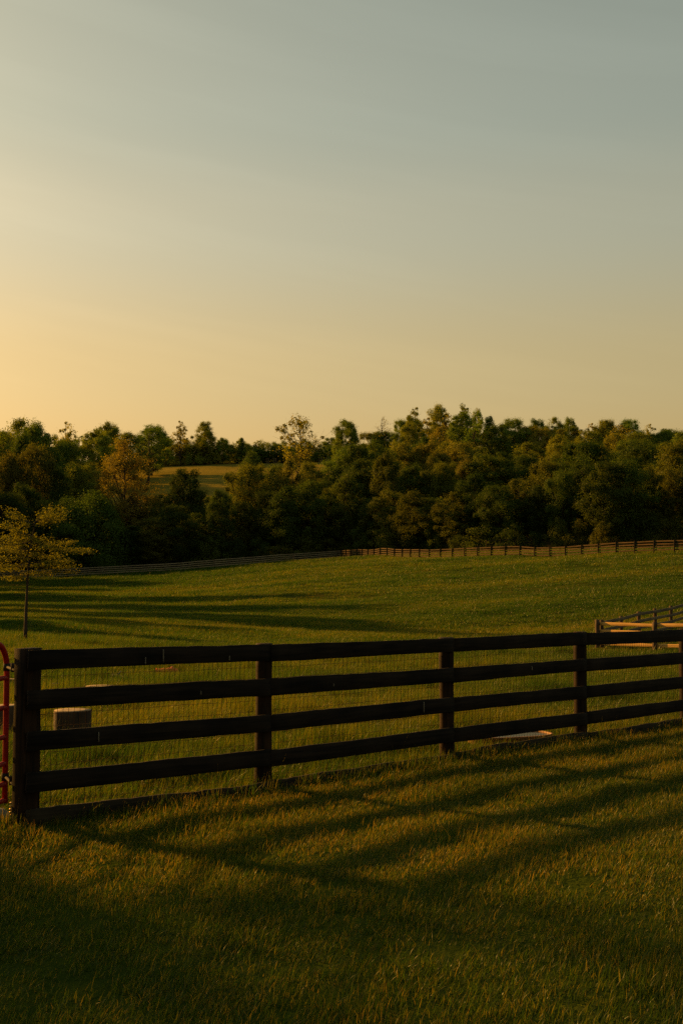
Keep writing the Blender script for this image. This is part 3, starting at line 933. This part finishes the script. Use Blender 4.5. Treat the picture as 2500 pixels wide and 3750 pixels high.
# kind, px, distance, top y, width px, colour, label
HERO = [
 ('oval', 75, 285, 1528, 230, 'olive', 'tall olive tree at the left edge with an airy top'),
 ('thin', 238, 330, 1540, 95, 'yellow', 'sparse round-topped tree on the skyline left of the golden tree'),
 ('broad', 395, 345, 1552, 120, 'olive', 'broad olive tree on the skyline above the golden tree'),
 ('broad', 555, 350, 1556, 150, 'green', 'dark green rounded tree on the skyline right of the golden tree'),
 ('thin', 657, 392, 1538, 72, 'brown', 'slender see-through tree on the skyline beside a fuller one'),
 ('oval', 745, 394, 1538, 92, 'olive', 'full upright tree on the skyline right of the slender one'),
 ('cone', 884, 396, 1602, 46, 'dark', 'small pointed dark tree at the gap in the skyline'),
 ('thin', 945, 397, 1612, 66, 'yellow', 'thin row-like tree right of the pointed dark tree'),
 ('broad', 815, 397, 1606, 70, 'green', 'low tree left of the gap in the skyline'),
 ('spread', 1090, 300, 1532, 240, 'brown', 'spreading tree with open branches against the sky'),
 ('broad', 1266, 330, 1540, 110, 'green', 'dark round tree right of the spreading open tree'),
 ('bare', 1400, 345, 1520, 95, 'brown', 'nearly bare tree rising on the skyline at the start of the high wood'),
 ('thin', 1520, 350, 1486, 105, 'olive', 'tall tree forming the first peak of the high wood'),
 ('oval', 1610, 352, 1480, 110, 'yellow', 'yellow green tree between the peaks of the high wood'),
 ('thin', 1692, 350, 1476, 105, 'olive', 'highest tree of the wood with an airy crown'),
 ('thin', 1752, 354, 1492, 64, 'yellow', 'thin pale tree just right of the highest one'),
 ('oval', 1795, 345, 1516, 70, 'dark', 'dark pointed tree right of the thin pale one on the skyline'),
 ('round' if False else 'broad', 1885, 345, 1530, 130, 'green', 'dense green tree on the right skyline with a broad top'),
 ('broad', 1975, 350, 1536, 100, 'dark', 'rounded dark tree on the right skyline'),
 ('oval', 2035, 346, 1524, 90, 'olive', 'olive tree standing up in the middle of the right skyline'),
 ('broad', 2092, 350, 1531, 76, 'green', 'small round green tree on the right skyline'),
 ('thin', 2170, 340, 1545, 70, 'brown', 'brownish thin tree on the right skyline'),
 ('broad', 2222, 342, 1534, 100, 'olive', 'olive round tree towards the right end of the skyline'),
 ('broad', 2315, 340, 1534, 116, 'green', 'broad green tree near the right end of the skyline'),
 ('thin', 2385, 342, 1548, 70, 'yellow', 'thin yellowish tree near the right end of the skyline'),
 ('broad', 2440, 335, 1576, 90, 'green', 'lower green tree at the right end of the skyline'),
 ('golden', 455, 246, 1600, 265, 'orange', 'golden leaved tree standing out in front of the left wood'),
 ('mound', 318, 206, 1806, 330, 'fresh', 'large dark green rounded tree behind the small yellow tree'),
 ('oval', 586, 209, 1892, 150, 'olive', 'small olive tree right of the large rounded dark green one'),
 ('oval', 668, 232, 1704, 170, 'dark', 'dark tree with a knobbed top in front of the hillside field'),
 ('broad', 905, 240, 1698, 170, 'olive', 'olive crowned tree left of the pale tree in the field gap'),
 ('oval', 925, 250, 1650, 120, 'dark', 'dark green tree rising behind an olive one at the field gap'),
 ('oval', 1062, 238, 1676, 170, 'yellow', 'pale yellow green tree under the spreading open tree'),
 ('broad', 1350, 236, 1690, 220, 'green', 'fresh green tree in the middle of the wood edge'),
 ('broad', 1005, 252, 1702, 105, 'green', 'green tree left of the pale yellow green one in the field gap'),
 ('broad', 1135, 254, 1690, 120, 'olive', 'olive tree right of the pale yellow green one in the field gap'),
 ('oval', 1205, 256, 1690, 110, 'green', 'green tree closing the right side of the hillside field'),
 ('oval', 1608, 290, 1560, 110, 'red', 'reddish brown tree high in the middle of the wood'),
 ('broad', 1560, 262, 1630, 190, 'brown', 'rusty brown tree below the reddish one'),
 ('broad', 1690, 268, 1628, 200, 'brown', 'brown olive tree right of the rusty one'),
 ('broad', 1790, 240, 1668, 230, 'green', 'light topped green tree right of the wood centre'),
 ('broad', 1990, 226, 1690, 200, 'olive', 'olive tree with bright left side in the right wood edge'),
 ('broad', 2130, 236, 1616, 270, 'dark', 'big dark domed tree in the right wood'),
 ('broad', 2340, 246, 1612, 200, 'dark', 'dark green dome right of the biggest dark one'),
 ('oval', 2490, 196, 1598, 240, 'olive', 'tall olive tree cut by the right picture edge'),
 ('oval', 2270, 205, 1838, 150, 'green', 'small leafy tree low at the right wood foot'),
]
for k, px, Y, top, w, c, lab in HERO:
    tree(k, px, Y, top, w, c, lab)
CW = {'dark': 'dark green', 'green': 'green', 'olive': 'olive', 'yellow': 'yellowish', 'brown': 'brownish'}
SW = {'broad': 'broad', 'oval': 'upright', 'tall': 'tall narrow', 'thin': 'airy'}
def where(px):
    for lim, w_ in ((190, 'at the left edge'), (560, 'around the golden tree'), (900, 'below the hillside field'), (1230, 'below the spreading tree'),
                    (1480, 'left of the peak'), (1760, 'under the peak'), (2060, 'right of the peak'), (2300, 'right of centre')):
        if px < lim: return w_
    return 'at the right end'
def fill_label(row, k, c, px):
    return f'{CW[c]} {SW[k]} tree in the {row} of the woods {where(px)}'
# woods filled in between: front row, middle rows, back rows (top contour by px)
def contour(xs, ys): return lambda x: float(np.interp(x, xs, ys))
f_top = contour([-200, 0, 150, 250, 420, 520, 700, 800, 1000, 1200, 1400, 1600, 1800, 2000, 2300, 2700],
                [1790, 1800, 1840, 1890, 1930, 1920, 1840, 1800, 1800, 1790, 1780, 1770, 1750, 1740, 1720, 1700])
x = -130.0; i = 0
while x < 2680:
    Yf = forest_edge((x-1250)*200/F) + tr_rng.uniform(3, 14)
    c = tr_rng.choice(['dark', 'dark', 'green', 'green', 'olive'])
    k_ = tr_rng.choice(['broad', 'oval', 'oval', 'broad'])
    tree(k_, x, Yf, f_top(x) + tr_rng.uniform(-50, 45), tr_rng.uniform(120, 190), c,
         fill_label('front row', k_, c, x), group='front row of the woods')
    x += tr_rng.uniform(62, 92)
m_top = contour([-200, 0, 120, 250, 330, 380, 540, 560, 700, 720, 1180, 1200, 1300, 1500, 1750, 2000, 2300, 2700],
                [1590, 1590, 1600, 1660, 1760, 1880, 1880, 1860, 1820, 1830, 1830, 1700, 1660, 1660, 1660, 1660, 1640, 1640])
for row, (Ym, dy) in enumerate([(232, 0), (255, -35), (280, -75)]):
    x = -150.0 + row*30
    while x < 2680:
        y_t = m_top(x) + (30 if row == 0 else dy*.6) + tr_rng.uniform(-25, 40)
        inside = 545 < x < 1215
        if not (inside and row == 2):
            c = tr_rng.choice(['olive', 'green', 'olive', 'brown', 'dark'] if x > 1200 else ['olive', 'dark', 'green', 'brown'])
            k_ = tr_rng.choice(['broad', 'oval', 'broad'])
            tree(k_, x, Ym + tr_rng.uniform(-8, 8), y_t if not inside else max(y_t, 1790), tr_rng.uniform(110, 180), c,
                 fill_label(('second row', 'third row', 'fourth row')[row], k_, c, x), group='middle rows of the woods')
        x += tr_rng.uniform(80, 120)
b_top = contour([-200, 0, 180, 320, 500, 600, 640, 900, 960, 1200, 1300, 1440, 1500, 1750, 1820, 2100, 2420, 2700],
                [1555, 1555, 1572, 1572, 1562, 1580, 1600, 1630, 1640, 1605, 1580, 1556, 1500, 1502, 1545, 1550, 1560, 1575])
x = -150.0
while x < 2680:
    Yb = tr_rng.uniform(318, 350)
    if 560 < x < 1230: Yb = tr_rng.uniform(393, 408)
    k_ = tr_rng.choice(['broad', 'oval', 'broad', 'thin']); c_ = tr_rng.choice(['olive', 'green', 'dark', 'olive', 'brown'])
    tree(k_, x, Yb, b_top(x) + tr_rng.uniform(-10, 30), tr_rng.uniform(90, 145) * (.62 if 560 < x < 1230 else 1), c_,
         fill_label('skyline row', k_, c_, x), group='back row of the woods')
    x += tr_rng.uniform(46, 70)
# shrubs along the foot of the wood
x = -60.0
while x < 2600:
    Yf = forest_edge((x-1250)*200/F) + tr_rng.uniform(0, 5)
    c_ = tr_rng.choice(['dark', 'green', 'dark', 'olive'])
    tree('shrub', x, Yf, 0, tr_rng.uniform(80, 150), c_, f'low {CW[c_]} shrub at the foot of the woods {where(x)}', 'shrub', 'shrub', 'shrubs at the foot of the woods', height=tr_rng.uniform(2.8, 5.5))
    x += tr_rng.uniform(70, 110)
# trees on the left, out of the picture, whose shadows cross the pasture
for (X, Y, h, w) in [(-43, 101, 22, 9), (-35, 83, 13, 6), (-48, 119, 23, 10), (-54, 141, 24, 11), (-31, 70, 11, 5), (-72, 150, 17, 13), (-66, 168, 17, 13), (-64, 184, 18, 13), (-74, 200, 19, 13),
                     (-86, 178, 19, 14), (-84, 160, 18, 14), (-96, 190, 20, 14), (-98, 166, 18, 13), (-66, 128, 18, 11)]:
    tree('broad', 0, Y, 0, w*F/Y, 'green', 'pasture tree standing left of the picture whose shadow crosses the grass', group='trees left of the picture', X=X, height=h)
tree('thin', 0, 15.2, 0, 6.8*F/15.2, 'green', 'thin leafy unseen tree added left of the picture to dapple the near lawn', X=-15.4, height=9.5)  # unseen tree, added to throw broken shade on the nearest grass
# scrub along the crest behind the hillside field
x = 540.0
while x < 1230:
    c_ = tr_rng.choice(['dark', 'green', 'olive'])
    w_ = 'under the slender skyline tree' if x < 700 else 'under the full upright skyline tree' if x < 800 else 'at the skyline gap' if x < 920 else 'left of the spreading tree' if x < 1060 else 'right of the spreading tree'
    tree('shrub', x, 394 + tr_rng.uniform(0, 8), 0, tr_rng.uniform(60, 95), c_, f'low {CW[c_]} scrub along the far crest {w_}', 'shrub', 'shrub', 'scrub on the crest', height=tr_rng.uniform(5, 8))
    x += tr_rng.uniform(26, 40)

# small yellow-leaved tree in the pasture: tiers of flat sprays
def dogwood():
    q = ground_hit(94, 2350)
    sc = 4356/q.y*3.92                      # zoom pixels per metre
    root = empty('young_tree', (q.x, q.y, q.z))
    r = np.random.default_rng(77)
    g = Geo()
    def P(x, y, dy=0.0): return np.array([(x-372)/sc, dy, (2150-y)/sc])
    T = [P(372, 2190), P(372, 2000), P(376, 1700), P(388, 1350), P(392, 1200), P(415, 900), P(455, 650), P(485, 440), P(560, 300)]
    rad = np.array([.085, .075, .062, .048, .045, .035, .025, .016, .008])
    Ti = np.array(T)
    g.tube(Ti, rad, 8)
    leaves = []
    # (start y on trunk, tip x, tip y, spread across, thickness)
    tiers = [(440, 900, 230, .5, .34), (420, 820, 330, .5, .36), (430, 700, 220, .4, .34), (470, 80, 290, .35, .2), (480, 320, 440, .3, .2), (400, 870, 400, .35, .22), (430, 620, 400, .4, .3),
             (640, 60, 480, .35, .25), (650, 180, 560, .4, .25), (680, -60, 640, .6, .3), (700, 240, 640, .6, .35), (690, 480, 640, .5, .3), (720, 40, 760, .6, .28),
             (740, 720, 680, .5, .22), (760, 950, 730, .5, .22), (780, 1290, 850, .4, .16), (790, 760, 790, .6, .24), (820, 100, 860, .6, .25), (830, -120, 830, .6, .25),
             (900, 520, 900, .5, .22), (920, 800, 910, .5, .26), (940, 270, 930, .5, .18), (950, -60, 950, .6, .2), (1010, 1030, 1000, .4, .18), (1030, 780, 1040, .5, .18),
             (1040, 330, 1040, .5, .2), (1050, 20, 1070, .5, .22), (1080, -160, 1100, .5, .2), (1090, 1040, 1130, .3, .12), (1100, 680, 1180, .3, .16), (1150, 400, 1170, .3, .2), (1200, -40, 1240, .4, .14), (1240, 200, 1270, .25, .08),
             ]
    for (sy, tx, ty, spr, th) in tiers:
        i = np.interp(-sy, [-(2150 - p[2]*sc) for p in T], np.arange(len(T)))
        s = np.array([np.interp(i, np.arange(len(T)), Ti[:, j]) for j in range(3)])
        for rep in range(2):
            dy = r.uniform(-1, 1)*spr*2.2
            e = P(tx, ty, dy)
            e = e + r.normal(0, .05, 3); m = s + (e-s)*.5 + np.array([r.normal(0, .05), 0, -.05 + r.normal(0, .07)])
            g.tube([s, m, e], [.014, .009, .003], 5, False)
            n = int(170*max(.4, np.linalg.norm((e-s)[[0, 2]])))
            tt = r.uniform(.25, 1.05, n)**.8
            base = s + (e-s)*tt[:, None] + np.array([0, 0, 1])*(-.05*np.sin(tt*np.pi))[:, None]
            lump = 1 + .5*np.sin(tt*23 + tx)
            p = base + r.normal(0, 1, (n, 3))*np.array([.12, .26*spr*2, .30*th])*lump[:, None]
            leaves.append(p)
    # bare lower twigs
    for (sy, tx, ty) in [(1300, 180, 1290), (1345, 10, 1360), (1350, 480, 1330), (1440, 240, 1440), (1530, 200, 1480), (1530, 530, 1560), (1400, 520, 1400), (1600, 500, 1690)]:
        s = P(385, sy); e = P(tx, ty, r.uniform(-.4, .4))
        g.tube([s, (s+e)/2 + [0, 0, .04], e], [.010, .006, .002], 4, False)
        for q_ in range(3):
            k = s + (e-s)*r.uniform(.3, .9)
            g.tube([k, k + r.normal(0, .12, 3)], [.004, .0015], 3, False)
    L = np.vstack(leaves)
    V, Q = leaf_faces(L, .038, r, .55, .8)
    obj('trunk', g.mesh('trunk', M_trunk, True), root)
    c = obj('crown', np_mesh('crown', V, Q, M_leaf, False, np.clip(r.normal(.5, .22, len(L)), 0, 1)), root)
    c.color = (.125, .125, .016, 1)
    tag(root, 'small yellow leaved tree with flat tiers standing alone in the pasture', 'tree')
dogwood()

# ------------------------------------------------------------------ grass
tuft_col = bpy.data.collections.new('tufts_lawn')
def tuft(name, nb, rad, hmin, hmax, wd, mat, seed, lean=.45, segs=3, wind=(.25, -.05), stalks=0):
    r = np.random.default_rng(seed)
    a = r.uniform(0, 2*np.pi, nb); rr = rad*np.sqrt(r.uniform(0, 1, nb))
    B = np.stack([rr*np.cos(a), rr*np.sin(a), np.full(nb, -.012)], 1)
    h = r.uniform(hmin, hmax, nb)
    if stalks: h[:stalks] *= r.uniform(1.4, 2.0, stalks)
    th = r.uniform(0, 2*np.pi, nb); le = np.abs(r.normal(0, lean, nb))
    D = np.stack([np.cos(th)*le + wind[0], np.sin(th)*le + wind[1]], 1)
    fa = r.uniform(0, 2*np.pi, nb)
    side = np.stack([np.cos(fa), np.sin(fa), np.zeros(nb)], 1)
    w = wd*r.uniform(.6, 1.3, nb)
    if stalks: w[:stalks] *= .6
    V = []
    ts = np.linspace(0, 1, segs+1)
    for t_ in ts[:-1]:
        c = B + np.stack([D[:, 0]*h*t_**1.8, D[:, 1]*h*t_**1.8, h*t_*(1-.18*le*t_)], 1)
        ww = (w*(1-t_*.75))[:, None]*side
        V += [c - ww, c + ww]
    V.append(B + np.stack([D[:, 0]*h, D[:, 1]*h, h*(1-.18*le)], 1))
    V = np.stack(V, 1); k = V.shape[1]
    base = (np.arange(nb)*k)[:, None]
    Q = np.vstack([base + np.array([2*s, 2*s+1, 2*s+3, 2*s+2]) for s in range(segs-1)])
    T = base + np.array([2*(segs-1), 2*(segs-1)+1, 2*segs])
    rv = np.clip(r.normal(.48, .32, nb), 0, 1)
    if stalks: rv[:stalks] = r.uniform(.8, 1.0, stalks)
    me = np_mesh(name, V.reshape(-1, 3), [Q, T], mat, True, np.concatenate([np.tile(rv, segs-1), rv]))
    return bpy.data.objects.new(name, me)
def scatter(name, label, pts, protos, scl, kind_cat='grass', rz_full=False):
    """pts (n,3); one object with a geometry-nodes instancer"""
    c = bpy.data.collections.new(name + '_tufts')
    for o in protos: c.objects.link(o)
    n = len(pts)
    me = bpy.data.meshes.new(name); me.vertices.add(n); me.vertices.foreach_set('co', np.asarray(pts, np.float32).ravel()); me.update()
    a = me.attributes.new('sc', 'FLOAT_VECTOR', 'POINT'); a.data.foreach_set('vector', np.asarray(scl, np.float32).ravel())
    a = me.attributes.new('rot', 'FLOAT_VECTOR', 'POINT')
    rz = rng.uniform(-.9, .9, n) if not rz_full else rng.uniform(0, 6.28, n)
    a.data.foreach_set('vector', np.stack([np.zeros(n), np.zeros(n), rz], 1).astype(np.float32).ravel())
    a = me.attributes.new('pick', 'INT', 'POINT'); a.data.foreach_set('value', rng.integers(0, len(protos), n).astype(np.int32))
    o = obj(name, me)
    ng = bpy.data.node_groups.new(name, 'GeometryNodeTree')
    ng.interface.new_socket('Geometry', in_out='INPUT', socket_type='NodeSocketGeometry')
    ng.interface.new_socket('Geometry', in_out='OUTPUT', socket_type='NodeSocketGeometry')
    gi = ng.nodes.new('NodeGroupInput'); go = ng.nodes.new('NodeGroupOutput')
    ip = ng.nodes.new('GeometryNodeInstanceOnPoints'); ci = ng.nodes.new('GeometryNodeCollectionInfo')
    ci.inputs['Collection'].default_value = c; ci.inputs['Separate Children'].default_value = True; ci.inputs['Reset Children'].default_value = True
    def na(nm, ty):
        k = ng.nodes.new('GeometryNodeInputNamedAttribute'); k.data_type = ty; k.inputs['Name'].default_value = nm; return k
    L = ng.links.new
    L(gi.outputs[0], ip.inputs['Points']); L(ci.outputs[0], ip.inputs['Instance'])
    ip.inputs['Pick Instance'].default_value = True
    L(na('pick', 'INT').outputs['Attribute'], ip.inputs['Instance Index'])
    e2r = ng.nodes.new('FunctionNodeEulerToRotation')
    L(na('rot', 'FLOAT_VECTOR').outputs['Attribute'], e2r.inputs[0]); L(e2r.outputs[0], ip.inputs['Rotation'])
    L(na('sc', 'FLOAT_VECTOR').outputs['Attribute'], ip.inputs['Scale'])
    L(ip.outputs[0], go.inputs[0])
    md = o.modifiers.new('scatter', 'NODES'); md.node_group = ng
    tag(o, label, kind_cat, kind='stuff')
    return o
CLEAR = [(o.location.x, o.location.y, r_) for o, r_ in [(q_, .34) for q_ in COL.objects if q_.name.startswith('tree_stump')]]
CLEAR += [(tub_c.x + d_*.93, tub_c.y + d_*.36, .55) for d_ in (-.5, -.25, 0, .25, .45)]
CLEAR += [(o.location.x + d_, o.location.y - .05, .22) for o in COL.objects if o.name.startswith('log') for d_ in (-.15, .1)]
def clear(x, y):
    k = np.ones(len(x), bool)
    for cx, cy, cr in CLEAR: k &= (x-cx)**2 + (y-cy)**2 > cr*cr
    return k
def fence_y(x):      # fence line as y(x)
    return PP[0].y + (x - PP[0].x) * FD.y / FD.x
def wedge(y0, y1, dens, margin=1.3, slope=.36):
    area_n = 0; P = []
    n = int(dens * ((y1-y0)*(slope*(y0+y1)+2*margin)))
    y = np.sqrt(rng.uniform(0, 1, n)*(y1**2-y0**2)+y0**2)
    x = rng.uniform(-1, 1, n)*(slope*y+margin)
    return x, y
# mown lawn on this side of the fence
lawn_t = [tuft('lawn_tuft', 115, .17, .028, .070, .0026, M_lawn, 900+k, stalks=3) for k in range(7)]
P = []; Sv = []
x, y = wedge(2.2, 17, 58)
m = ((x < PP[0].x) & (y < PP[0].y + .2)) | (y < fence_y(x) - .02)
x, y = x[m], y[m]
z = ground_z(x, y)
hv = (1 + .25*np.clip((7.5-y)/3, 0, 1)) + 1.0*vnoise(x/.9, y/.9) + .4*vnoise(x/.3+9, y/.3)
dfence = np.abs((x-PP[0].x)*FN.x + (y-PP[0].y)*FN.y)
hv = hv * (1 + 1.1*np.exp(-(dfence/.22)**2)*(rng.uniform(0, 1, len(x)) > .35))
sc = rng.uniform(.8, 1.25, len(x))
scatter('lawn_grass', 'short mown lawn grass in front of the black fence', np.stack([x, y, z], 1), lawn_t, np.stack([sc, sc, sc*hv], 1))
# longer, coarser blades in the nearest part of the lawn
near_t = [tuft('blade_tuft', 26, .13, .034, .066, .0025, M_lawn, 930+k, .40, 4, (.42, -.05), 2) for k in range(7)]
x, y = wedge(2.2, 9.5, 34)
m = ((x < PP[0].x) & (y < PP[0].y)) | (y < fence_y(x) - .3)
m &= rng.uniform(0, 1, len(x)) < np.clip((10.2-y)/4.5, 0, 1) * np.clip(.75 + 1.6*vnoise(x/.8+3, y/.7), 0.1, 1)
x, y = x[m], y[m]
sc = rng.uniform(.75, 1.15, len(x))
scatter('lawn_grass', 'longer leaning blades in the nearest part of the lawn', np.stack([x, y, ground_z(x, y)], 1), near_t, np.stack([sc, sc, sc], 1))
# tall unmown grass along the foot of the fence
edge_t = [tuft('edge_tuft', 22, .10, .09, .22, .0026, M_past, 940+k, .45, 4, (.2, -.05), 4) for k in range(5)]
n = 230
al = rng.uniform(-.1, (PP[6]-PP[0]).length, n); of = rng.normal(.14, .10, n)
x = PP[0].x + FD.x*al + FN.x*of; y = PP[0].y + FD.y*al + FN.y*of
k = (vnoise(al/.7, al*0+.5) > -.15) & (np.abs(al - (tub_c - PP[0]).dot(FD)) > .75)
x, y = x[k], y[k]
sc = rng.uniform(.5, 1.1, len(x))
scatter('edge_grass', 'tall unmown grass along the foot of the black fence', np.stack([x, y, ground_z(x, y)], 1), edge_t, np.stack([sc, sc, sc], 1))
# pasture, near
past_t = [tuft('pasture_tuft', 120, .20, .06, .15, .0028, M_past, 950+k, .5, 3, (.22, -.05), 6) for k in range(7)]
x, y = wedge(9, 24, 42)
x2, y2 = wedge(24, 48, 15)
x = np.concatenate([x, x2]); y = np.concatenate([y, y2])
m = (y > np.where(x < PP[0].x, PP[0].y + .2, fence_y(x) + .04)) & clear(x, y)
x, y = x[m], y[m]
z = ground_z(x, y)
hv = 1 + .9*vnoise(x/1.7, y/1.7) + .6*vnoise(x/.5+9, y/.5)
hv = np.where((vnoise(x/.8+20, y/.8+4) > .24) & (rng.uniform(0, 1, len(x)) > .3), hv*1.8, hv)
sc = rng.uniform(.8, 1.3, len(x)) * (1 + np.clip((y-22)/60, 0, .5))
scatter('pasture_grass', 'uneven pasture grass just beyond the black fence', np.stack([x, y, z], 1), past_t, np.stack([sc, sc, sc*hv], 1))
# pasture, far
far_t = [tuft('field_tuft', 130, .65, .08, .20, .010, M_past, 980+k, .5, 2, (.2, -.05), 4) for k in range(6)]
x, y = wedge(46, 90, 4.5)
x2, y2 = wedge(90, 212, 1.2, 4)
x = np.concatenate([x, x2]); y = np.concatenate([y, y2])
m = y < forest_edge(x) + 4
x, y = x[m], y[m]
z = ground_z(x, y)
hv = 1 + .8*vnoise(x/4, y/4) + .5*vnoise(x/1.3+9, y/1.3)
sc = rng.uniform(.8, 1.4, len(x)) * (1 + np.clip((y-80)/120, 0, 1.0))
scatter('field_grass', 'rolling pasture grass out to the far fence', np.stack([x, y, z], 1), far_t, np.stack([sc, sc, sc*.8*hv], 1), rz_full=False)
print('SCENE BUILT', len(bpy.data.objects))
